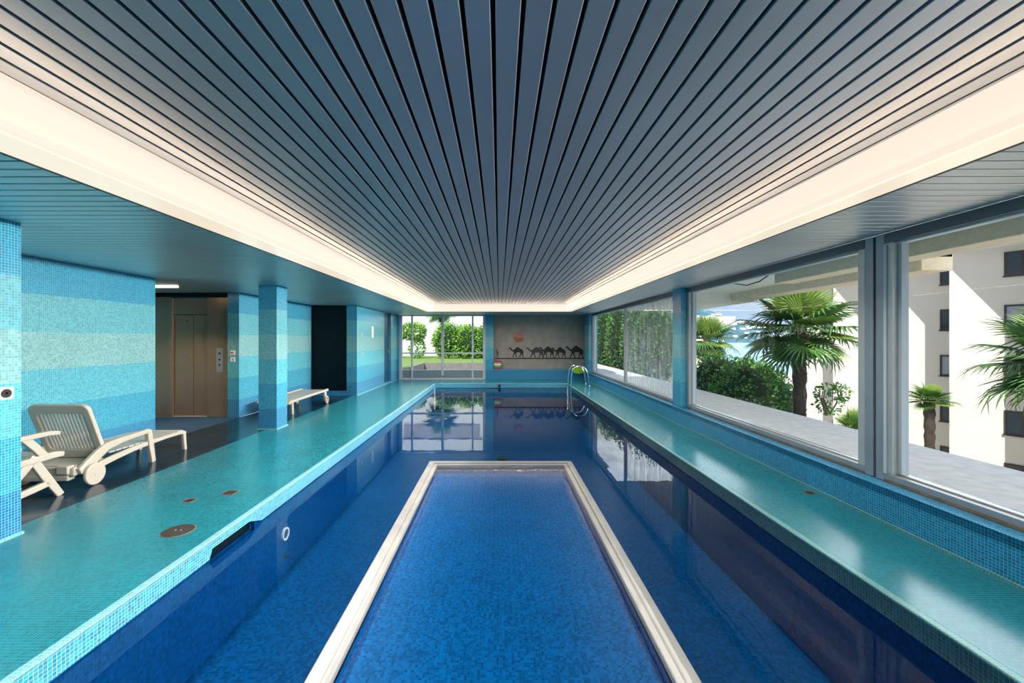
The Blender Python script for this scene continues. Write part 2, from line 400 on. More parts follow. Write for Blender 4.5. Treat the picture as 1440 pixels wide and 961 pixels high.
# pool shell (depths are those the eye sees through the water)
ZL, ZD = -.86, -1.02
BX0, BX1, BYF = -1.335, 1.385, 8.06    # outer edge of the marble border
bw = .165
p = MB()
p.box(XL-.06, XL-.02, YN, 3.10, -1.2, -.05); p.box(XL-.06, XL-.02, 3.70, YF, -1.2, -.05); p.box(XL-.06, XL-.02, 3.10, 3.70, -1.2, -.19)
p.box(XR+.02, XR+.06, YN, YF, -1.2, -.05); p.box(XL, XR, YF+.01, YF+.05, -1.2, -.05); p.box(XL, XR, YN-.04, YN, -1.2, -.05)
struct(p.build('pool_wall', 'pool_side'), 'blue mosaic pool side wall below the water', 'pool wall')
f = MB()
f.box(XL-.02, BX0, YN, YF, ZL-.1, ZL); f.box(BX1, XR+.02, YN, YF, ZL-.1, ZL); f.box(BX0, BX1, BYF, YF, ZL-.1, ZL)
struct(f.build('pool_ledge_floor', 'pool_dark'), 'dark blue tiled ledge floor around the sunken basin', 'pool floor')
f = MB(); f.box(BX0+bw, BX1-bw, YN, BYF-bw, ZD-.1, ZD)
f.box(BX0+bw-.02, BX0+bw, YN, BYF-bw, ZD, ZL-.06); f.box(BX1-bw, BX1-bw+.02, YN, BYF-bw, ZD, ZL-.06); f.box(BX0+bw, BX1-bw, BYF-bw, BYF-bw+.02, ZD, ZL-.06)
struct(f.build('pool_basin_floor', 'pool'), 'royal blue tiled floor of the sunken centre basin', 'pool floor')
def border(x0, x1, yf, z0, z1, wd, name, label):
    m = MB(); m.box(x0, x0+wd, YN, yf-wd, z0, z1); m.box(x1-wd, x1, YN, yf-wd, z0, z1); m.box(x0, x1, yf-wd, yf, z0, z1)
    return struct(m.build(name, 'marble', bevel=.006), label, 'edging')
border(BX0, BX1, BYF, ZL-.08, ZL+.012, .095, 'trim_8', 'pale marble edging around the sunken basin')
border(BX0+.10, BX1-.10, BYF-.10, ZL-.10, ZL-.015, .065, 'trim_9', 'lower pale marble step inside the edging')
wtr = MB().add([(XL-.02, YN, WATER), (XR+.02, YN, WATER), (XR+.02, YF+.01, WATER), (XL-.02, YF+.01, WATER)], [(0, 1, 2, 3)]).build('pool_water', 'water')
tag(wtr, 'still blue mirror-like water filling the long indoor pool', 'water', kind='stuff')

# ------------------------------------------------------------------ room: ceilings
PITCH = .1018
c = MB(); x = -2.11-.0; k = 0
x = -.021-.008-PITCH*20
bk = MB()
while x < 2.15:
    a, b_ = max(x+.016, -2.105), min(x+PITCH, 2.145)
    if b_-a > .01: c.box(a, b_, YB, 13.40, ZC, ZC+.022)
    x += PITCH
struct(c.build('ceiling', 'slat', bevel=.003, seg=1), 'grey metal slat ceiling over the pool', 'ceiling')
struct(MB().box(-2.12, 2.16, YB, 13.42, ZC+.05, ZC+.07).build('ceiling_void', 'black'), 'black gap behind the centre ceiling slats', 'ceiling')
def soffit(name, x0, x1, y0, y1, label, m_='slat_side'):
    m = MB(); y = y0
    while y < y1-.02:
        m.box(x0, x1, y+.008, min(y+PITCH-.006, y1), ZS, ZS+.02); y += PITCH
    struct(m.build(name, m_, bevel=.003, seg=1), label, 'ceiling')
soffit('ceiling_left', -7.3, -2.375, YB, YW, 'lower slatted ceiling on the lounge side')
soffit('ceiling_right', 2.365, 3.235, YB, 13.66, 'lower slatted ceiling above the right windows, window light painted pale', 'slat_lit')
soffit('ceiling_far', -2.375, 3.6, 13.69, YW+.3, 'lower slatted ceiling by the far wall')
vb = MB(); vb.box(-7.3, -2.40, YB, YW, ZS+.045, ZS+.06); vb.box(2.40, 3.235, YB, YW, ZS+.045, ZS+.06); vb.box(-2.40, 3.6, 13.72, YW+.3, ZS+.045, ZS+.06)
struct(vb.build('ceiling_void', 'black'), 'black gap behind the lower ceiling slats', 'ceiling')
struct(MB().box(-7.6, 3.24, YB-.2, YW+.3, 2.75, 3.05).build('roof', 'roof'), 'roof slab over the pool hall', 'roof')
tm = MB(); tm.box(-2.375, -2.36, YB, 13.69, ZS-.004, ZS+.05); tm.box(2.35, 2.365, YB, 13.69, ZS-.004, ZS+.05); tm.box(-2.375, 2.365, 13.66, 13.69, ZS-.004, ZS+.05)
struct(tm.build('trim_10', 'dark_trim'), 'thin dark edge between cove and lower ceiling', 'trim')
def cove(label, side, low):
    t = thing('cove_light', label, 'light', (0, 0, ZS), 0, None)
    def loc(bx): return (bx[0], bx[1], bx[2], bx[3], bx[4]-ZS, bx[5]-ZS)
    MB().box(*loc(side)).build('side_panel', 'cove', t)
    MB().box(*loc(low)).build('bottom_panel', 'cove_low', t)
cove('long luminous white cove along the left of the centre ceiling, above the loungers', (-2.14, -2.112, YB, 13.41, ZS, ZC+.03), (-2.36, -2.112, YB, 13.66, ZS-.0, ZS+.012))
cove('long luminous white cove along the right of the centre ceiling, beside the windows', (2.152, 2.18, YB, 13.41, ZS, ZC+.03), (2.152, 2.35, YB, 13.66, ZS, ZS+.012))
cove('short luminous white cove across the far end of the ceiling', (-2.112, 2.152, 13.41, 13.44, ZS, ZC+.03), (-2.112, 2.152, 13.44, 13.66, ZS, ZS+.012))

# ------------------------------------------------------------------ room: walls
def wall(name, boxes, label, m='wall_tile', cat='wall'):
    b = MB()
    for q in boxes: b.box(*q)
    return struct(b.build(name, m), label, cat)
wall('wall_left', [(-5.2, -5.0, YB, 6.1, 0, ZS)], 'blue banded mosaic wall behind the reclined lounger')
wall('wall_lift_side', [(-5.18, -4.96, 8.0, 11.06, 0, ZS)], 'blue banded mosaic wall between the lift and the dark doorway')
wall('wall_lobby', [(-7.4, -7.3, 5.9, 8.3, 0, ZS), (-7.3, -5.2, 5.8, 5.9, 0, ZS), (-7.3, -5.18, 8.14, 8.3, 0, ZS)], 'lobby wall around the lift')
wall('wall_left_far', [(-3.95, -3.75, 11.06, 13.69, 0, ZS), (-3.95, -3.75, 14.54, YW, 0, ZS), (-3.95, -3.75, 13.69, 14.54, 0, .05)], 'glossy banded mosaic wall at the far end of the left deck')
wall('wall_passage', [(-5.2, -3.95, 11.14, 11.25, 0, ZS), (-4.02, -3.95, 11.06, 11.14, 0, ZS), (-4.96, -4.0, 11.06, 11.14, 0, .125)], 'banded wall piece beside the dark doorway')
wall('wall_back', [(-7.4, 3.5, YB-.2, YB, -.1, 2.75)], 'wall behind the camera')
wall('wall_left_back', [(-7.4, -7.3, YB, 5.9, 0, ZS)], 'outer lounge wall')
wall('wall_far', [(-3.95, -3.68, YW, YW+.3, 0, ZS), (-.50, -.21, YW, YW+.3, 0, ZS), (3.17, 3.6, YW, YW+.3, 0, ZS), (-.21, 3.17, YW, YW+.3, 0, .37), (-.21, 3.17, YW+.26, YW+.3, .37, ZS)], 'banded mosaic piers of the far wall')
wall('wall_right', [(3.13, 3.62, YB, YW, 0, .30)], 'low blue mosaic wall under the right windows', 'sill_tile')
wall('wall_pier_right', [(3.13, 3.40, 14.6, YW, .30, ZS)], 'banded mosaic pier in the far right corner')
struct(MB().box(3.115, 3.135, YB, YW, 0, .022).build('baseboard_right', 'base_lip'), 'thin yellow grouted strip along the foot of the right wall', 'baseboard')
struct(MB().box(3.10, 3.235, YB, YW, .296, .303).build('trim_11', 'sill_tile', bevel=.003), 'glossy tiled sill edge under the right windows', 'trim')
struct(MB().box(-3.755, -3.735, 11.06, YW, 0, .02).build('baseboard_left', 'coping_lip'), 'pale strip along the foot of the far left wall', 'baseboard')
struct(MB().box(-.21, 3.17, YW-.02, YW+.002, .355, .375).build('trim_12', 'coping'), 'checked tile edge of the ledge under the mural', 'trim')

def column(x0, x1, y0, y1, label, z0=0, plinth=True, name='column'):
    t = thing(name, label, 'column', ((x0+x1)/2, (y0+y1)/2, 0), 0)
    cx, cyy = (x0+x1)/2, (y0+y1)/2
    # mesh keeps world coordinates for its tile grid; parent sits at the foot
    o = MB().box(x0, x1, y0, y1, z0, ZS).build('shaft', 'wall_tile'); moved(o, (cx, cyy, 0)); o.location = (0, 0, 0); o.parent = t
    if plinth:
        q = MB().box(x0-.012, x1+.012, y0-.012, y1+.012, 0, .02).build('base_strip', 'coping_lip'); moved(q, (cx, cyy, 0)); q.location = (0, 0, 0); q.parent = t
    t['kind'] = 'structure'
    return t
column(-3.95, -3.67, 2.88, 3.22, 'nearest banded mosaic column, cut by the left edge of the view')
column(-3.97, -3.67, 6.92, 7.26, 'free-standing banded mosaic column between the two loungers')
column(3.13, 3.40, 7.23, 7.57, 'banded mosaic column between the right windows', z0=.30, plinth=False)

# dark doorway and blue recessed door
dk = thing('door_1', 'tall dark doorway panel beside the flat lounger', 'door', (-4.48, 11.1, .125)); dk['kind'] = 'structure'
MB().box(-.48, .48, .0, .03, 0, ZS-.125).build('panel', 'dark_panel', dk)
db = thing('door_2', 'deep blue recessed door near the garden window', 'door', (-3.82, 14.115, .05)); db['kind'] = 'structure'
MB().box(-.02, .0, -.42, .42, 0, ZS-.06).build('panel', 'door_blue', db)
MB().box(.0, .035, .30, .33, .95, 1.10).build('handle', 'alu', db)

# ------------------------------------------------------------------ windows
def win_right(name, y0, y1, mulls, label, dirty=(), inset0=0, inset1=0):
    t = thing(name, label, 'window', (3.29, (y0+y1)/2, .30)); t['kind'] = 'structure'
    oy = (y0+y1)/2
    def B(x0, x1, a, b, z0, z1, nm, m, bev=.004):
        return MB().box(x0-3.29, x1-3.29, a-oy, b-oy, z0-.30, z1-.30).build(nm, m, t, bevel=bev)
    B(3.235, 3.345, y0, y1, .303, .325, 'sill_foot', 'alu_brown', .002)
    B(3.24, 3.34, y0, y1, .325, .372, 'bottom_rail', 'alu_grey')
    B(3.30, 3.345, y0, y1, .372, .385, 'glazing_bead', 'alu')
    B(3.235, 3.40, y0, y1, 2.30, ZS-.002, 'shutter_box', 'alu_dark')
    B(3.28, 3.345, y0, y1, 2.285, 2.30, 'head_bead', 'white_frame', .002)
    for a, s in ((y0, 1), (y1, -1)):
        q = sorted((a, a+s*.07)); B(3.24, 3.345, q[0], q[1], .372, 2.30, 'jamb', 'alu')
        q = sorted((a+s*.07, a+s*.10)); B(3.29, 3.35, q[0], q[1], .385, 2.29, 'glazing_bead', 'white_frame', .002)
    eds = [y0+.08]+[v for m_ in mulls for v in (m_-.035, m_+.035)]+[y1-.08]
    for m_ in mulls:
        B(3.27, 3.345, m_-.035, m_+.035, .372, 2.30, 'mullion', 'alu')
    for i in range(0, len(eds), 2):
        B(3.322, 3.328, eds[i], eds[i+1], .38, 2.29, 'pane', 'glass_dirty' if i//2 in dirty else 'glass', 0)
    return t
win_right('window_1', 7.57, 14.6, [10.98], 'far right window with one streaked pane, looking onto the hedge', dirty=(0,))
win_right('window_2', 3.72, 7.23, [], 'middle right window framing the large palm and the lake')
win_right('window_3', -2.4, 3.53, [], 'nearest right window looking at the cream apartment block')
mu = thing('trim_13', 'grey double aluminium post between the two nearest windows', 'post', (3.24, 3.625, .303)); mu['kind'] = 'structure'
MB().box(0, .11, -.095, -.012, 0, ZS-.303).build('post', 'alu_grey', mu, bevel=.006)
MB().box(0, .11, .012, .095, 0, ZS-.303).build('post', 'alu_grey', mu, bevel=.006)
MB().box(.02, .1, -.012, .012, 0, ZS-.303).build('joint', 'dark_trim', mu)
MB().box(-.012, .012, -.125, -.098, 0.07, 1.98).build('edge_bead', 'white_frame', mu, bevel=.003)

gw = thing('window_4', 'white framed garden window and doors in the far wall', 'window', (-2.09, YW+.08, 0)); gw['kind'] = 'structure'
def G(x0, x1, z0, z1, nm, m, y0=-.04, y1=.05, bev=.004): return MB().box(x0+2.09, x1+2.09, y0, y1, z0, z1).build(nm, m, gw, bevel=bev)
G(-3.68, -.50, 2.335, ZS, 'top_rail', 'white_frame'); G(-3.68, -.50, .0, .05, 'bottom_rail', 'white_frame')
G(-3.68, -3.575, .05, 2.335, 'jamb', 'white_frame'); G(-.60, -.50, .05, 2.335, 'jamb', 'white_frame')
for x, wd in ((-3.215, .03), (-2.09, .045), (-.98, .03)): G(x-wd, x+wd, .05, 2.335, 'mullion', 'white_frame', -.035)
xs = [(-3.575, -3.245), (-3.185, -2.135), (-2.045, -1.01), (-.95, -.60)]
for a, b in xs:
    G(a, b, .945, .995, 'transom', 'white_frame', -.02, .04); G(a, b, .05, .33, 'lower_panel', 'alu_grey', .0, .03)
    G(a, b, .33, .36, 'bead', 'white_frame', -.02, .04, .002); G(a, b, .36, .945, 'pane', 'glass', .01, .016, 0); G(a, b, .995, 2.335, 'pane', 'glass', .01, .016, 0)
G(-2.10, -2.03, .10, .14, 'lock', 'rubber', -.06, -.03)

# ------------------------------------------------------------------ lift
el = thing('elevator', 'stainless steel lift with two closed doors in the dim lobby', 'lift', (-5.9, 8.05, .002))
def E(x0, x1, z0, z1, nm, m, y0=0., y1=.04, par=None, bev=.002): return MB().box(x0+5.9, x1+5.9, y0, y1, z0, z1).build(nm, m, par or el, bevel=bev)
E(-7.29, -6.32, 0, 2.30, 'side_panel', 'steel'); E(-6.31, -6.245, 0, 2.27, 'door_post', 'steel', -.03, .05)
E(-6.24, -5.60, 1.965, 2.27, 'header', 'steel', -.005)
for a, b in ((-6.235, -5.875), (-5.867, -5.60)):
    dr = E(a, b, .02, 1.955, 'door', 'steel', .012, .05)
    if a < -6: MB().cyl((-5.99+5.9, .012, 1.84), 'y', .014, -.006, 16).build('key_hole', 'rubber', dr)
E(-6.24, -5.60, 0, .02, 'threshold', 'alu', -.02, .05)
rp_ = E(-5.595, -5.185, 0, 2.29, 'control_panel', 'steel', -.012, .04)
pl = E(-5.42, -5.29, .86, 1.32, 'button_plate', 'alu_grey', -.018, -.012, rp_)
for z in (1.22, 1.10, 1.00):
    MB().cyl((-5.355+5.9, -.018, z), 'y', .017, -.008, 16).build('button', 'rubber', pl)
E(-7.29, -5.185, 2.305, ZS-.002, 'top_gap', 'black', .0, .05)
ls = tag(MB().box(-.35, .35, -.03, .03, -.03, 0).build('ceiling_lamp', 'lamp', bevel=.004), 'slim glowing tube lamp on the lobby ceiling before the lift', 'lamp')
ls.location = (-5.72, 7.0, ZS)
ll = bpy.data.lights.new('tube_glow', 'AREA'); ll.shape = 'RECTANGLE'; ll.size = .7; ll.size_y = .06; ll.spread = R(110); ll.energy = 20; ll.color = (1, .78, .52)
lo = bpy.data.objects.new('tube_glow', ll); COL.objects.link(lo); lo.location = (0, 0, -.032); lo.parent = ls

# switches and wall fittings
def plate(name, label, cat, loc, ax, wdt, hgt, parts):
    t = thing(name, label, cat, loc)
    if ax == 'y': MB().box(-wdt/2, wdt/2, -.012, 0, -hgt/2, hgt/2).build('plate', 'white', t, bevel=.003)
    else: MB().box(0, .012, -wdt/2, wdt/2, -hgt/2, hgt/2).build('plate', 'white', t, bevel=.003)
    for nm, m, u, v, r in parts:
        if ax == 'y': MB().box(u-r, u+r, -.018, -.012, v-r, v+r).build(nm, m, t, bevel=.002)
        else: MB().cyl((.012, u, v), 'x', r, .006, 20).build(nm, m, t)
    return t
plate('light_switch', 'upper of two square plates on the tiled strip right of the lift', 'switch', (-5.075, 8.0, 1.235), 'y', .09, .09, [('rocker', 'red', -.012, 0, .016)])
plate('light_switch', 'lower of two square plates on the tiled strip right of the lift', 'switch', (-5.075, 8.0, 1.105), 'y', .09, .09, [('rocker', 'alu', .01, 0, .022)])
plate('wall_socket', 'white plate with black round socket on the nearest column', 'socket', (-3.67, 3.10, 1.095), 'x', .125, .09, [('socket_cup', 'rubber', .012, 0, .033), ('socket_pin', 'alu', .012, .002, .008)])
plate('wall_socket', 'small socket plate low on the far left wall', 'socket', (-3.75, 11.52, 1.09), 'x', .14, .06, [('socket_cup', 'rubber', -.03, 0, .018), ('socket_cup', 'rubber', .03, 0, .018)])
plate('thermostat', 'small grey thermostat on the far left wall above the socket', 'thermostat', (-3.75, 11.46, 1.61), 'x', .07, .09, [('dial', 'alu', 0, 0, .02)])
plate('wall_intercom', 'tall white box on the far left wall', 'wall box', (-3.75, 12.40, 1.70), 'x', .20, .34, [('screw', 'alu', 0, .12, .012)])  # unlit intercom box, gives no light

# floor fittings on the deck
t = thing('manhole_cover', 'round grey metal cover in the left deck', 'cover', (-2.505, 3.275, 0))
MB().cyl((0, 0, 0), 'z', .115, .003, 40).build('rim', 'alu_brown', t)
o = MB().cyl((0, 0, .003), 'z', .108, .003, 40).build('lid', 'bronze', t)
for a in (-.02, .02): MB().cyl((a, .0, .006), 'z', .006, .001, 10).build('screw', 'alu', o)
def drain(loc, s, label):
    t = thing('floor_drain', label, 'drain', loc)
    MB().ring([(-s, -s), (s, -s), (s, s), (-s, s)], [(-s+.008, -s+.008), (s-.008, -s+.008), (s-.008, s-.008), (-s+.008, s-.008)], 'z', 0, .003).build('rim', 'alu_brown', t)
    g = MB()
    for i in range(6):
        y = -s+.012+i*(2*s-.024)/6; g.box(-s+.008, s-.008, y, y+(2*s-.024)/6-.004, 0, .0025)
    g.build('grate', 'bronze', t)
drain((-2.62, 4.085, 0), .062, 'larger square drain grate in the left deck, farther along')
drain((-2.87, 3.885, 0), .05, 'smaller square drain grate in the left deck behind the round cover')
drain((3.02, 4.08, 0), .045, 'small square drain at the foot of the right window wall')

# skimmer mouth in the left coping, and underwater inlets
t = thing('pool_skimmer', 'dark skimmer opening cut under the left coping', 'skimmer', (XL-.05, 3.4, -.12))
MB().box(-.26, -.25, -.29, .29, -.06, .07).build('back_plate', 'dark_panel', t)
q = MB(); q.box(-.25, .0, -.30, -.28, -.06, .07); q.box(-.25, .0, .28, .30, -.06, .07); q.box(-.25, .0, -.28, .28, -.075, -.06)
q.build('throat', 'pool_dark', t)
MB().box(-.02, -.008, -.28, .28, -.055, .0).build('flap', 'dark_panel', t)
t = thing('pool_inlet', 'round pale ring fitting on the left pool wall', 'inlet', (XL-.02, 590*2.16/302.0, 1.5-274.5/590*590*2.16/302.0))
ro = [(.062*cos(2*pi*k/28), .062*sin(2*pi*k/28)) for k in range(28)]; ri = [(.048*cos(2*pi*k/28), .048*sin(2*pi*k/28)) for k in range(28)]
MB().ring(ro, ri, 'x', 0, .02).build('ring', 'white', t); MB().cyl((0, 0, 0), 'x', .048, .008, 28).build('lens', 'pool_dark', t)
t = thing('pool_inlet', 'small green stained nozzle low on the left pool wall', 'inlet', (XL-.02, 590*2.16/300.0, -.70))
MB().cyl((0, 0, 0), 'x', .02, .02, 16).build('nozzle', 'algae', t); MB().cyl((.02, 0, 0), 'x', .01, .008, 12).build('tip', 'rubber', t)
t = thing('pool_inlet', 'small dark spout on the far coping face', 'inlet', (0.012, YF, -.07))
MB().box(-.035, .035, -.03, 0, -.05, .055).build('spout', 'bronze', t, bevel=.008); MB().cyl((0, -.03, -.03), 'y', .016, -.02, 14).build('nozzle', 'rubber', t)
t = thing('drain_block', 'small dark green block on the pool floor behind the marble edging', 'drain', (.05, 8.18, ZL))
MB().box(-.09, .09, -.05, .05, 0, .05).build('block', 'algae', t, bevel=.01); MB().box(-.06, .06, -.03, .03, .05, .058).build('grille', 'rubber', t)

# ------------------------------------------------------------------ pool ladder
t = thing('pool_ladder', 'chrome pool ladder with two arched rails in the far right corner', 'ladder', (2.5, 13.45, 0))
def arch(y):
    P = [(-.24, y, -.75), (-.24, y, -.2), (-.235, y, .2), (-.20, y, .48)]
    for k in range(1, 8):
        a = pi*k/8; P.append((.02-.20*cos(a), y, .50+.13*sin(a)))
    return P+[(.27, y, .42), (.33, y, .12), (.345, y, 0)]
for y in (-.28, .28):
    MB().tube(arch(y), .021, 10).build('rail', 'chrome', t); MB().cyl((.345, y, 0), 'z', .05, .015, 20).build('foot_flange', 'chrome', t)
for z in (-.42, -.66): MB().box(-.30, -.20, -.28, .28, z-.012, z+.012).build('tread', 'chrome', t, bevel=.008)

# ------------------------------------------------------------------ mural
mu = thing('mural', 'grey brown stone mural of a camel caravan under a round sun', 'mural', (1.48, YW+.26, .375))
MB().box(-1.685, 1.685, -.03, -.002, 0, ZS-.38).build('panel', 'mural', mu)
CAM = [(0, .82), (.04, .88), (.12, .91), (.17, .87), (.22, .74), (.30, .67), (.38, .74), (.46, .87), (.55, .96), (.64, .91), (.74, .79), (.86, .71), (.93, .58),
       (.935, .40), (.90, .22), (.975, .02), (.92, 0), (.845, .22), (.82, .36), (.775, .22), (.715, .02), (.665, 0), (.72, .24), (.735, .43), (.66, .47), (.52, .45),
       (.48, .40), (.50, .22), (.545, .02), (.49, 0), (.445, .2), (.41, .36), (.34, .2), (.265, .02), (.21, 0), (.285, .22), (.335, .42), (.31, .53), (.25, .56), (.18, .62), (.12, .76), (.06, .785)]
ks = FPX; ym = YW+.23
def mx_(px): return (px-VPX)/FPX*ym-1.48
def mz_(py): return 1.5-(py-VPY)/FPX*ym-.375
for px0, px1, py0, py1, m in ((715, 737.5, 487.5, 503, 'ink'), (739, 766, 487.5, 503.5, 'ink_soft'), (757.5, 780.5, 486.5, 503.5, 'ink'), (775, 797, 487.5, 503.5, 'ink'), (794.5, 822, 485.5, 504, 'ink')):
    MB().prism([(mx_(px0+(px1-px0)*x), mz_(py1+(py0-py1)*z)) for x, z in CAM], 'y', -.034-(.002 if m == 'ink_soft' else .0), -.03).build('camel_silhouette', m, mu)
MAN = [(.3, 1), (.5, 1.02), (.58, .88), (.52, .8), (.75, .66), (.8, .4), (.68, .42), (.72, .15), (.9, 0), (.72, 0), (.55, .3), (.35, 0), (.2, .02), (.36, .35), (.32, .6), (.05, .45), (.0, .52), (.3, .78)]
MB().prism([(mx_(697+5*x), mz_(503-12*z)) for x, z in MAN], 'y', -.034, -.03).build('herdsman_silhouette', 'ink_soft', mu)
MB().box(mx_(696), mx_(821), -.033, -.03, mz_(505.2), mz_(503.6)).build('ground_line', 'ink', mu)
MB().tube([(mx_(702), -.032, mz_(494)), (mx_(709), -.032, mz_(493)), (mx_(716), -.032, mz_(490))], .004, 6).build('rein_line', 'ink_soft', mu)
sx, sz, sr = mx_(729.3), mz_(475), .20
MB().prism([(sx+sr*cos(pi*k/20-.12), sz+sr*.95*sin(pi*k/20-.12)) for k in range(21)], 'y', -.034, -.03).build('sun_upper_half', 'sun_top', mu)
MB().prism([(sx+sr*.95*cos(pi*k/20+pi-.08), sz+sr*.9*sin(pi*k/20+pi-.08)) for k in range(21)], 'y', -.035, -.03).build('sun_lower_half', 'sun_low', mu)

# swim toys
def ell(m, cx, cyy, cz, a, b, c_, n=14, k=8):
    vs = []; fs = []
    for i in range(k+1):
        th = pi*i/k
        for j in range(n):
            ph = 2*pi*j/n; vs.append((cx+a*sin(th)*cos(ph), cyy+b*sin(th)*sin(ph), cz+c_*cos(th)))
    for i in range(k):
        for j in range(n): fs.append((i*n+j, (i+1)*n+j, (i+1)*n+(j+1) % n, i*n+(j+1) % n))
    return m.add(vs, fs, True)
xx = pt(699.5, 0, YW+.1).x
z = .375
for mm, h, wv, lab in (('red', .075, .125, 'red foam float at the bottom of the toy pile on the ledge'), ('green_foam', .065, .115, 'green foam float in the toy pile on the ledge'),
                       ('white', .06, .13, 'white foam float in the toy pile on the ledge'), ('yellow', .05, .12, 'yellow foam float in the toy pile on the ledge')):
    o = MB().box(-wv, wv, -.08, .08, 0, h).build('foam_float', mm, bevel=.02, seg=3); o.location = (xx, YW+.095, z); tag(o, lab, 'float', 'swim floats piled on the ledge'); z += h
o = MB(); ring = [(.10*cos(2*pi*k/20), .055*sin(2*pi*k/20), 0) for k in range(21)]; o.tube(ring, .038, 8, cap=False)
o = o.build('swim_ring', 'magenta'); o.location = (xx+.03, YW+.095, z+.038); tag(o, 'magenta swim ring on top of the toy pile on the ledge', 'swim ring')
t = thing('kickboard', 'lime green kickboard leaning on the ledge behind the ladder', 'float', (pt(813, 0, YW-.1).x, YW-.16, 0.30), 0)
bd = [(.26*cos(2*pi*k/24), .16+.15*sin(2*pi*k/24)*(1 if sin(2*pi*k/24) < 0 else .55)) for k in range(24)]
MB().prism(bd, 'y', 0, .04).build('board', 'lime', t, bevel=.012); MB().box(-.14, .16, .005, .05, .215, .28).build('grip', 'red', t, bevel=.02)
t.location.z = .22

# ------------------------------------------------------------------ loungers
def rrect(w2, h0, h1, r, n=5):
    P = []
    for cx, cz, a0 in ((w2-r, h0+r, -90), (w2-r, h1-r, 0), (-w2+r, h1-r, 90), (-w2+r, h0+r, 180)):
        for k in range(n+1):
            a = R(a0+90*k/n); P.append((cx+r*cos(a), cz+r*sin(a)))
    return P
def sweep_bar(m, path, w_, hs, x):
    """flat bar following path of (y,z) centre points, half height hs each, width w_, at x"""
    n = len(path); vs = []
    for i, (y, z) in enumerate(path):
        a = Vector(path[max(i-1, 0)]); b = Vector(path[min(i+1, n-1)]); d_ = (b-a).normalized(); nn = Vector((-d_.y, d_.x))
        h = hs[i] if isinstance(hs, (list, tuple)) else hs
        for sx_ in (-1, 1):
            for s_ in (-1, 1): vs.append((x+sx_*w_/2, y+nn.x*h*s_, z+nn.y*h*s_))
    fs = [(0, 1, 3, 2), tuple(4*(n-1)+k for k in (0, 2, 3, 1))]
    for i in range(n-1):
        o = 4*i
        fs += [(o, o+4, o+5, o+1), (o+2, o+3, o+7, o+6), (o+1, o+5, o+7, o+3), (o, o+2, o+6, o+4)]
    return m.add(vs, fs)
lg = thing('sun_lounger', 'off-white plastic sun lounger with raised slatted backrest beside the blue wall', 'sun lounger', (-4.52, 4.31, 0), R(1.5))
for s in (1, -1):
    x = .31*s
    b = MB(); sweep_bar(b, [(-.12, .165), (-.02, .215), (.08, .29), (.18, .345), (.35, .372), (.55, .383), (.74, .392)], .045, [.035, .055, .05, .042, .032, .026, .026], x)
    b.build('arm_rail', 'white_plastic', lg, bevel=.01)
    b = MB(); sweep_bar(b, [(.10, .17), (.30, .20), (.55, .228), (.78, .245), (1.05, .25), (1.25, .248), (1.34, .24)], .04, [.035, .03, .026, .026, .02, .02, .02], x*.96)
    b.build('seat_rail', 'white_plastic', lg, bevel=.008)
    b = MB(); sweep_bar(b, [(.735, .40), (.765, .2), (.80, 0)], .05, [.032, .034, .028], x); b.build('leg', 'white_plastic', lg, bevel=.008)
    b = MB(); sweep_bar(b, [(1.335, .255), (1.345, .12), (1.36, 0)], .045, [.026, .024, .022], x*.96); b.build('leg', 'white_plastic', lg, bevel=.008)
    wl = MB().cyl((x+(.028 if s > 0 else -.063), 0, .112), 'x', .112, .035, 40).build('wheel', 'white_plastic', lg, bevel=.01)
    MB().cyl((x+(.063 if s > 0 else -.067), 0, .112), 'x', .02, .004, 20).build('hub_cap', 'white_plastic', wl)
q = MB()
for k in range(13):
    y = .26+k*.083; q.box(-.275, .275, y, y+.07, .252, .268)
q.build('seat_slats', 'white_plastic', lg, bevel=.004)
MB().box(-.29, .29, 1.30, 1.36, .235, .27).build('foot_bar', 'white_plastic', lg, bevel=.012)
q = MB(); q.box(-.29, .29, -.15, -.10, .13, .215); q.box(-.26, .26, -.10, .20, .20, .225); q.box(-.24, .24, -.16, -.08, .085, .14); q.build('rear_tray', 'white_plastic', lg, bevel=.012)
MB().box(.14, .25, -.175, -.10, .155, .235).build('backrest_catch', 'white_plastic', lg, bevel=.008)
bk = bpy.data.objects.new('backrest', None)
br_ = MB().ring(rrect(.305, 0, .63, .07), rrect(.235, .10, .53, .05), 'y', -.022, .022).build('backrest', 'white_plastic', lg, bevel=.01)
q = MB()
for k in range(13):
    x = -.216+k*.036; q.box(x-.0085, x+.0085, -.008, .008, .09, .54)
q.build('backrest_slats', 'white_plastic', br_, bevel=.003)
br_.location = (0, .20, .235); br_.rotation_euler = (R(20), 0, 0)

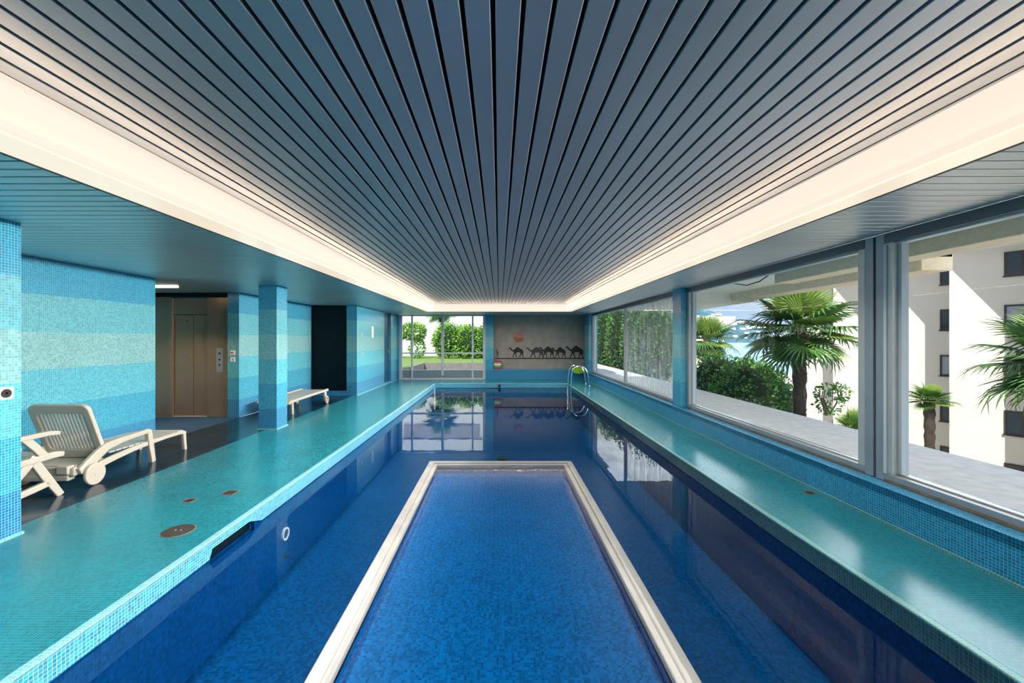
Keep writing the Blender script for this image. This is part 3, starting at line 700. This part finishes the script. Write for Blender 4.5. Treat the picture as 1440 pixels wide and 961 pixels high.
# flat lounger behind the column
l2 = thing('sun_lounger', 'flat white plastic sun lounger with spoked wheels before the dark doorway', 'sun lounger', (-4.42, 8.2, 0), R(-1.5))
for s in (1, -1):
    x = .31*s
    b = MB(); sweep_bar(b, [(.0, .235), (.06, .255), (.5, .27), (1.2, .285), (1.75, .295)], .045, .026, x); b.build('side_rail', 'white_plastic', l2, bevel=.008)
    b = MB(); sweep_bar(b, [(.12, .25), (.13, .12), (.14, 0)], .04, .028, x); b.build('leg', 'white_plastic', l2, bevel=.008)
    ro = [(1.6+.085*cos(2*pi*k/28), .085+.085*sin(2*pi*k/28)) for k in range(28)]; ri = [(1.6+.062*cos(2*pi*k/28), .085+.062*sin(2*pi*k/28)) for k in range(28)]
    xw = x+(.03 if s > 0 else -.06)
    wl = MB().ring(ro, ri, 'x', xw, xw+.03).build('wheel', 'white_plastic', l2)
    sp_ = MB(); sp_.cyl((xw, 1.6, .085), 'x', .02, .03, 16)
    for k in range(5):
        a = 2*pi*k/5; sp_.tube([(xw+.015, 1.6, .085), (xw+.015, 1.6+.07*cos(a), .085+.07*sin(a))], .008, 6)
    sp_.build('spokes', 'white_plastic', wl)
    MB().box(x-.02, x+.02, 1.55, 1.65, .06, .27).build('wheel_bracket', 'white_plastic', l2, bevel=.006)
q = MB()
for k in range(21):
    y = .05+k*.081; q.box(-.285, .285, y, y+.068, .252+.02*y, .266+.02*y)
q.build('bed_slats', 'white_plastic', l2, bevel=.004)
MB().tube([(-.34, .02, .235), (.34, .02, .235)], .028, 10).build('end_bar', 'white_plastic', l2)

# folding armchair partly hidden by the near column
ch = thing('garden_armchair', 'off-white plastic folding armchair half hidden behind the nearest column', 'armchair', (-4.52, 3.83, 0), R(80))
for s in (1, -1):
    y = .26*s
    def bar(nm, path, hs, w_=.045):
        q = MB(); sweep_bar(q, path, w_, hs, 0)
        q.v = [(v[1], v[0]+y, v[2]) for v in q.v]; q.f = [f_[::-1] for f_ in q.f]
        return q.build(nm, 'white_plastic', ch, bevel=.008)
    bar('armrest', [(-.26, .60), (.0, .605), (.16, .612), (.24, .60)], [.02, .022, .022, .018], .06)
    bar('front_leg', [(.03, .41), (.14, .20), (.25, 0)], [.035, .036, .03]); bar('rear_leg', [(.06, .42), (-.12, .2), (-.28, 0)], [.034, .034, .03])
    bar('arm_post', [(-.02, .60), (.06, .50), (.13, .40)], .032); bar('seat_rail', [(-.24, .36), (.0, .385), (.20, .402), (.27, .395)], [.026, .028, .03, .022], .06)
    bar('base_rail', [(-.22, .06), (-.05, .10), (.16, .145)], .028)
q = MB()
for k in range(10):
    x = -.22+k*.047; q.box(x, x+.038, -.23, .23, .385, .40)
q.build('seat', 'white_plastic', ch, bevel=.004)
q = MB().ring(rrect(.26, 0, .62, .07), rrect(.20, .06, .55, .05), 'x', -.018, .018)
bb = q.build('backrest', 'white_plastic', ch, bevel=.008); q = MB()
for k in range(11):
    y = -.185+k*.037; q.box(-.008, .008, y-.010, y+.010, .05, .56)
q.build('backrest_slats', 'white_plastic', bb, bevel=.003); bb.location = (-.24, 0, .38); bb.rotation_euler = (0, R(-14), 0)

# ------------------------------------------------------------------ outside, right
struct(MB().box(3.345, 4.93, -6, 30, -.15, .25).build('terrace_ledge', 'concrete', bevel=.01), 'broad pale concrete ledge outside the right windows', 'ledge')
q = MB(); q.box(3.24, 4.30, -6, 8.92, 2.46, 2.7); q.box(4.30, 5.25, -6, 4.9, 2.62, 2.7); q.box(4.30, 5.3, 4.9, 8.92, 2.46, 2.7); struct(q.build('ceiling_outside', 'soffit_out'), 'painted soffit of the overhang outside the windows, with added shading slab', 'overhang')  # raised outer box is an unseen addition keeping sun off the ledge
struct(MB().box(4.0, 4.28, -6, 6.1, 2.3, 2.46).build('beam', 'concrete_tan', bevel=.008), 'tan concrete beam along the overhang outside the nearest windows', 'beam')
struct(MB().box(4.93, 5.3, 4.9, 8.92, 2.3, 2.62).build('beam', 'concrete_tan', bevel=.008), 'tan concrete beam at the outer edge of the overhang, above the large palm', 'beam')
struct(MB().box(3.24, 5.6, 8.92, 12.1, 2.31, 2.7).build('ceiling_outside', 'soffit_out'), 'lower overhang above the streaked window', 'overhang')
cb = MB().tube([pt(1020, 393, 6.7), pt(1032, 399, 6.45), pt(1050, 401.5, 6.1), pt(1068, 396, 5.8), pt(1084, 385, 5.55), pt(1090, 379, 5.45)], .008, 6).build('cable', 'rubber')
moved(cb, pt(1020, 393, 6.7)); tag(cb, 'black cable drooping below the overhang soffit outside the middle window', 'cable')
struct(MB().box(-40, 90, 31, 120, -8.2, -8.0).build('ground', 'ground'), 'ground far behind the garden', 'ground')
struct(MB().box(4.95, 60, -30, 31, -8.2, -8.0).build('ground', 'ground'), 'ground below the ledge', 'ground')

# apartment block: saw-tooth facade
ab = thing('apartment_building', 'cream apartment block with stepped bays and dark windows beyond the ledge', 'building', (27.5, 24.0, -8))
q = MB(); EZ = 6.55; Y0 = 24.7; BL = 4.3
pts = []
for k in range(3, -8, -1):
    yc = Y0+BL*k; pts += [(26.5, yc), (29.2, yc-BL)]
poly = pts+[(40, pts[-1][1]), (40, pts[0][1])]
q.prism([(x-27.5, y-24.0) for x, y in poly], 'z', 0, EZ+8); q.build('wall', 'facade', ab)
MB().box(26.2-27.5, 13, pts[-1][1]-24, pts[0][1]-24+.3, EZ+8, EZ+8.42).build('roof', 'roof_white', ab, bevel=.03)
dv = Vector((2.7, -BL, 0)); dl = dv.length; du = dv.normalized(); nn = Vector((-du.y, du.x, 0))*-1
if nn.x > 0: nn = -nn
rot = atan2(du.y, du.x)
def bwin(k, t0, t1, zc_, h, blind):
    a = Vector((26.5, Y0+BL*k, 0))+dv*t0; wd = dl*(t1-t0)
    o = MB(); fw = .09
    o.ring([(0, -h/2), (wd, -h/2), (wd, h/2), (0, h/2)], [(fw, -h/2+fw), (wd-fw, -h/2+fw), (wd-fw, h/2-fw), (fw, h/2-fw)], 'y', -.05, .05)
    o.box(-.05, wd+.05, -.09, .0, -h/2-.07, -h/2)
    o = o.build('window', 'frame_brown', ab)
    o.location = (a.x-27.5, a.y-24.0, zc_+8); o.rotation_euler = (0, 0, rot)
    MB().box(fw, wd-fw, -.02, .0, -h/2+fw, h/2-fw).build('pane', 'blind' if blind else 'dark_glass', o)
    if not blind: MB().box(wd/2-.03, wd/2+.03, -.04, -.02, -h/2+fw, h/2-fw).build('casement_bar', 'frame_brown', o)
    return o
for k in (-1, 0, 1, 2, 3):
    for i, zc_ in enumerate((5.58, 2.70, -.17, -3.05, -5.92)):
        bwin(k, .41 if k < 1 else .55, .66 if k < 1 else .79, zc_, 1.30, (k == 0 and i == 1) or (k == 1 and i == 2))

# ------------------------------------------------------------------ plants
def blade_fan(n, spread, ln, wd, droop, seed):
    rnd = random.Random(seed); m = MB()
    for i in range(n):
        a = -spread/2+spread*i/(n-1); l_ = ln*(1-.22*abs(a)/(spread/2))*rnd.uniform(.9, 1.05)
        d_ = Vector((cos(a), sin(a), 0)); sd_ = Vector((-sin(a), cos(a), 0))
        P = []
        for t_, wv in ((.05, .30), (.35, .9), (.65, .8), (.85, .45), (1.0, .04)):
            z = .18*l_*t_-(droop*l_*max(0, t_-.45)**1.6)*rnd.uniform(.8, 1.4)
            c_ = d_*(l_*t_)+Vector((0, 0, z)); wv_ = wd*wv*.5
            P += [c_-sd_*wv_+Vector((0, 0, wv_*.5)), c_, c_+sd_*wv_+Vector((0, 0, wv_*.5))]
        fs = []
        for k in range(4):
            o = 3*k; fs += [(o, o+1, o+4, o+3), (o+1, o+2, o+5, o+4)]
        m.add(P, fs)
    return m
FAN = {}
def frond_mesh(key, petiole, n, spread, ln, wd, droop, seed, m):
    q = blade_fan(n, spread, ln, wd, droop, seed)
    q.v = [(v[0]+petiole, v[1], v[2]+.02) for v in q.v]
    q.tube([(0, 0, 0), (petiole*.5, 0, .03), (petiole, 0, .02), (petiole+.08, 0, .02)], [.014, .011, .009, .006], 6)
    o = q.build('frond', m); me = o.data; bpy.data.objects.remove(o); FAN[key] = me
frond_mesh('a', .50, 30, R(290), .62, .050, .85, 1, 'frond'); frond_mesh('b', .45, 28, R(260), .58, .048, .45, 2, 'frond')
frond_mesh('c', .38, 26, R(200), .60, .048, .20, 3, 'frond_y'); frond_mesh('d', .30, 24, R(250), .48, .05, .55, 4, 'frond_y')
def palm(name, label, base, trunk_h, tr, crown, nf, seed, keys=('a', 'b', 'a', 'c'), elev=(-55, 80)):
    rnd = random.Random(seed)
    t = thing(name, label, 'palm', base, 0, None)
    q = MB(); n = 22
    P = []; rr = []
    for i in range(n+1):
        u = i/n; P.append((.05*sin(u*2.2), .03*u, trunk_h*u)); rr.append(tr*(1+.12*sin(i*2.4))*(.85+.25*u))
    q.tube(P, rr, 12)
    for i in range(int(trunk_h*110)):   # leaf-base stubs and fibres on the trunk
        u = rnd.random(); a = rnd.uniform(0, 2*pi); z = trunk_h*u; r0 = tr*(.9+.2*u); d_ = Vector((cos(a), sin(a), 0)); c_ = Vector((.05*sin(u*2.2), .03*u, z))+d_*r0*.9
        s_ = Vector((-sin(a), cos(a), 0))*.022
        q.add([c_-s_, c_+s_, c_+d_*.05+Vector((0, 0, .07))], [(0, 1, 2)])
    q.build('trunk', 'trunk', t)
    for i in range(nf):
        u = (i+.5)/nf; el_ = R(elev[1]-(elev[1]-elev[0])*u**.85+rnd.uniform(-8, 8)); az = i*2.39996+rnd.uniform(-.2, .2)
        key = 'c' if (u < .2 and 'c' in keys) else keys[i % len(keys)]
        o = bpy.data.objects.new('frond', FAN[key]); COL.objects.link(o); o.parent = t
        s_ = crown*rnd.uniform(.88, 1.08); o.scale = (s_, s_, s_)
        o.location = (.05*sin(2.2)+.03*cos(az), .03+.03*sin(az), trunk_h-.10*u)
        o.rotation_euler = Matrix.Rotation(az, 3, 'Z').to_4x4().to_3x3().to_quaternion().to_matrix().to_euler() if False else (0, -el_, az)
    return t
pb = pt(1122, 580, 8.5)
palm('fan_palm', 'large fan palm with shaggy trunk beyond the ledge, in the middle right window', (pb.x, 8.5, -2.0), 1.72+2.0, .115, 1.12, 36, 11)
palm('fan_palm', 'small fan palm standing against the cream apartment block', (25.0, 24.4, -7.9), 5.85, .24, 1.15, 26, 12, keys=('a', 'b', 'c'), elev=(-25, 75))
palm('fan_palm', 'fan palm showing only leaf tips at the right edge of the view', (8.35, 6.0, -7.9), 9.1, .12, 1.15, 36, 13)
palm('fan_palm', 'low fan palm crown just above the ledge left of the window post', (16.9, 20.0, -7.9), 5.05, .16, 1.15, 22, 14, keys=('d', 'c', 'd', 'b'), elev=(-10, 80))
palm('fan_palm', 'dark fan palm leaves at the left edge of the middle right window', (8.6, 17.4, -7.9), 9.4, .12, 1.15, 34, 15)
palm('fan_palm', 'fan palm growing in front of the white garden house behind the hedge', (-3.9, 28.0, .25), 3.3, .13, 1.25, 34, 16)

def leafy(name, label, cat, blobs, nleaf, ls_, m, seed, core=True, kind=None, twigs=0, coremat='bush_core'):
    """blobs = list of (cx,cy,cz,rx,ry,rz)"""
    rnd = random.Random(seed)
    c0 = Vector((sum(b[0] for b in blobs)/len(blobs), sum(b[1] for b in blobs)/len(blobs), min(b[2]-b[5] for b in blobs)))
    t = thing(name, label, cat, c0)
    wts = [b[3]*b[4]+b[4]*b[5]+b[3]*b[5] for b in blobs]; tot = sum(wts)
    q = MB()
    for b, wv in zip(blobs, wts):
        for _ in range(int(nleaf*wv/tot)):
            v = Vector((rnd.gauss(0, 1), rnd.gauss(0, 1), rnd.gauss(0, 1))).normalized(); rad = rnd.uniform(.80, 1.06)*(1+.10*sin(v.x*9+seed)*cos(v.z*8+v.y*7))
            c_ = Vector((b[0]+v.x*b[3]*rad, b[1]+v.y*b[4]*rad, b[2]+v.z*b[5]*rad))-c0
            d_ = (v+Vector((rnd.uniform(-1, 1), rnd.uniform(-1, 1), rnd.uniform(-.6, .9)))).normalized()
            s_ = d_.cross(Vector((rnd.uniform(-1, 1), rnd.uniform(-1, 1), rnd.uniform(-1, 1)))).normalized(); l_ = ls_*rnd.uniform(.7, 1.35)
            up = s_.cross(d_)
            q.add([c_-d_*l_*.5, c_+s_*l_*.26+up*l_*.06, c_+d_*l_*.5, c_-s_*l_*.26+up*l_*.06], [(0, 1, 2), (0, 2, 3)])
    q.build('foliage', m, t)
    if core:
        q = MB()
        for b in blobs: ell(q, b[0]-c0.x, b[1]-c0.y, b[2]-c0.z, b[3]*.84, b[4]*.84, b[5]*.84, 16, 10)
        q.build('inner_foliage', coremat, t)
    if twigs:
        q = MB()
        for _ in range(twigs):
            b = rnd.choice(blobs); a = Vector((b[0]+rnd.uniform(-.3, .3)*b[3], b[1], max(b[2]-b[5], c0.z)))-c0
            e_ = Vector((b[0]+rnd.uniform(-.9, .9)*b[3], b[1]+rnd.uniform(-.5, .5)*b[4], b[2]+rnd.uniform(-.2, .8)*b[5]))-c0
            q.tube([a, (a+e_)/2+Vector((rnd.uniform(-.1, .1), 0, .1)), e_], [.02, .014, .006], 5)
        q.build('stems', 'twig', t)
    return t
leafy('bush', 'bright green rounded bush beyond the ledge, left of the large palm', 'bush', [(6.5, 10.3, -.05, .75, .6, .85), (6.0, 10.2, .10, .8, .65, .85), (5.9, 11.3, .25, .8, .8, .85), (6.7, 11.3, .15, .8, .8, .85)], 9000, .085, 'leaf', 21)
leafy('shrub', 'small loose leafy shrub right of the large palm trunk', 'shrub', [(7.0, 8.9, .22, .28, .28, .34), (7.3, 9.0, .35, .22, .2, .18)], 420, .075, 'leaf', 22, core=False, twigs=6)
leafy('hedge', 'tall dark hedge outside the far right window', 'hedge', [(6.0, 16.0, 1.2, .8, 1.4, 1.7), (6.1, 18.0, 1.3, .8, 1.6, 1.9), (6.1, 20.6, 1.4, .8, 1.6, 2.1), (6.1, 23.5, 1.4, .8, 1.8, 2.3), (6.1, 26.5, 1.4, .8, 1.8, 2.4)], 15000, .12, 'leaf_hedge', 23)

# ------------------------------------------------------------------ garden behind the far window
q = MB(); q.box(-22, -3.82, 15.75, 32, -.2, .3); q.box(-3.82, 3.3, 20.75, 32, -.2, .3); struct(q.build('lawn', 'grass'), 'sunlit lawn behind the garden window', 'lawn')
q = MB(); q.box(-3.67, 3.4, 15.7, 20.75, -.2, 0.0); q.box(-3.67, 3.4, 20.6, 20.75, 0, .32); q.box(-3.82, -3.67, 15.75, 20.75, 0, .32)
struct(q.build('garden_wall', 'court'), 'low concrete wall around the sunken garden court', 'garden wall')
rb = [(-4.4+1.25*i, 25.6+.15*sin(i*2), 1.25+.1*sin(i*1.7), .95, .6, 1.15+.1*cos(i*2.3)) for i in range(1, 6)]
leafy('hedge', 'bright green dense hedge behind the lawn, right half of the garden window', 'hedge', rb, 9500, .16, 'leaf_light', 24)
lb = [(-6.4, 25.8, 1.9, .8, .5, .55), (-5.4, 25.7, 1.95, .8, .5, .55), (-5.05, 25.7, 1.9, .6, .5, .6), (-6.6, 25.7, .8, .5, .4, .5), (-5.0, 25.6, .9, .5, .4, .6)]
leafy('shrub', 'thin leafy shrub with bare stems before the pale wall, left half of the garden window', 'shrub', lb, 3000, .15, 'leaf_light', 25, core=False, twigs=26)
gh = thing('garden_house', 'white house with grey pebbled band behind the garden hedge', 'building', (-4, 30, .25))
MB().box(-9, 8, 0, 6, 0, 6.6).build('wall', 'white_wall', gh)
MB().box(-2.8, 2.6, -.06, 0, 4.1, 5.1).build('pebbled_band', 'pebble', gh); MB().box(-9, 8, -.3, 6, 6.6, 6.9).build('roof', 'roof_white', gh)
MB().box(-2.9, 2.75, -.10, 0, 5.1, 5.16).build('ledge', 'frame_brown', gh)

# ------------------------------------------------------------------ lake, hill, far houses
struct(MB().add([(-500, 130, -20), (6000, 130, -20), (6000, 2450, -20), (-500, 2450, -20)], [(0, 1, 2, 3)]).build('lake', 'lake'), 'blue lake beyond the bush', 'lake')
q = MB(); nx, ny = 60, 14; rnd = random.Random(5)
def hz(u, v):
    x = 700+u*1400
    prof = 235*math.exp(-((x-1400)/260.)**2)+90*math.exp(-((x-1800)/220.)**2)+30
    return -20+prof*(v**.8)+8*sin(x*.05+v*9)*v+5*sin(x*.13)*v
for i in range(nx+1):
    for j in range(ny+1):
        u, v = i/nx, j/ny; q.v.append((700+u*1400, 2400+v*700, hz(u, v)))
for i in range(nx):
    for j in range(ny):
        o = i*(ny+1)+j; q.f.append((o, o+ny+1, o+ny+2, o+1)); q.sm.append(True)
struct(q.build('hillside', 'hill'), 'blue green wooded hillside across the lake', 'hill')
hm = MB().box(-15, 15, -10, 10, 0, 14); hm = hm.build('hill_house', 'house'); hm0 = hm
first = True; taken = []
for i in range(200):
    u = rnd.uniform(.42, .84); v = rnd.uniform(.02, .70)
    if len(taken) >= 60 or any(abs(u-a)*1400 < 52 and abs(v-b)*700 < 48 for a, b in taken): continue
    taken.append((u, v))
    o = hm0 if first else hm0.copy()
    if not first: COL.objects.link(o)
    first = False
    o.location = (700+u*1400, 2400+v*700, hz(u, v)-2); o.rotation_euler = (0, 0, rnd.uniform(-.5, .5)); s_ = rnd.uniform(.5, 1.35); o.scale = (s_*rnd.uniform(.7, 1.5), s_, s_*rnd.uniform(.7, 1.3))
    tag(o, 'tiny pale house on the hillside across the lake', 'house', 'pale houses on the far hillside')
sb = MB().prism([(-6, 0), (6, 0), (0, 16)], 'y', -.5, .5).build('sailboat', 'white', None)
for i, (px, py) in enumerate(((1017, 478.5), (1009, 485), (1038, 487), (1026, 492))):
    o = sb if i == 0 else sb.copy()
    if i: COL.objects.link(o)
    Y = 21.5*590/max(py-VPY, 4); Y = min(Y, 2300); p_ = pt(px, py, Y); o.location = (p_.x, p_.y, -20); s_ = Y/1800; o.scale = (s_, s_, s_)
    tag(o, 'tiny white sailing boat on the lake', 'boat', 'white boats on the lake')
nb = thing('neighbour_building', 'flat white roofed house front between the palm leaves, left in the middle right window', 'building', (30.5, 60, -8))
MB().box(-3.2, -1.3, 0, 6, 0, 11.4).build('wall', 'concrete_tan', nb); MB().box(-3.4, 3.0, -.6, 6.4, 11.4, 12.7).build('roof', 'pink_roof', nb, bevel=.05)
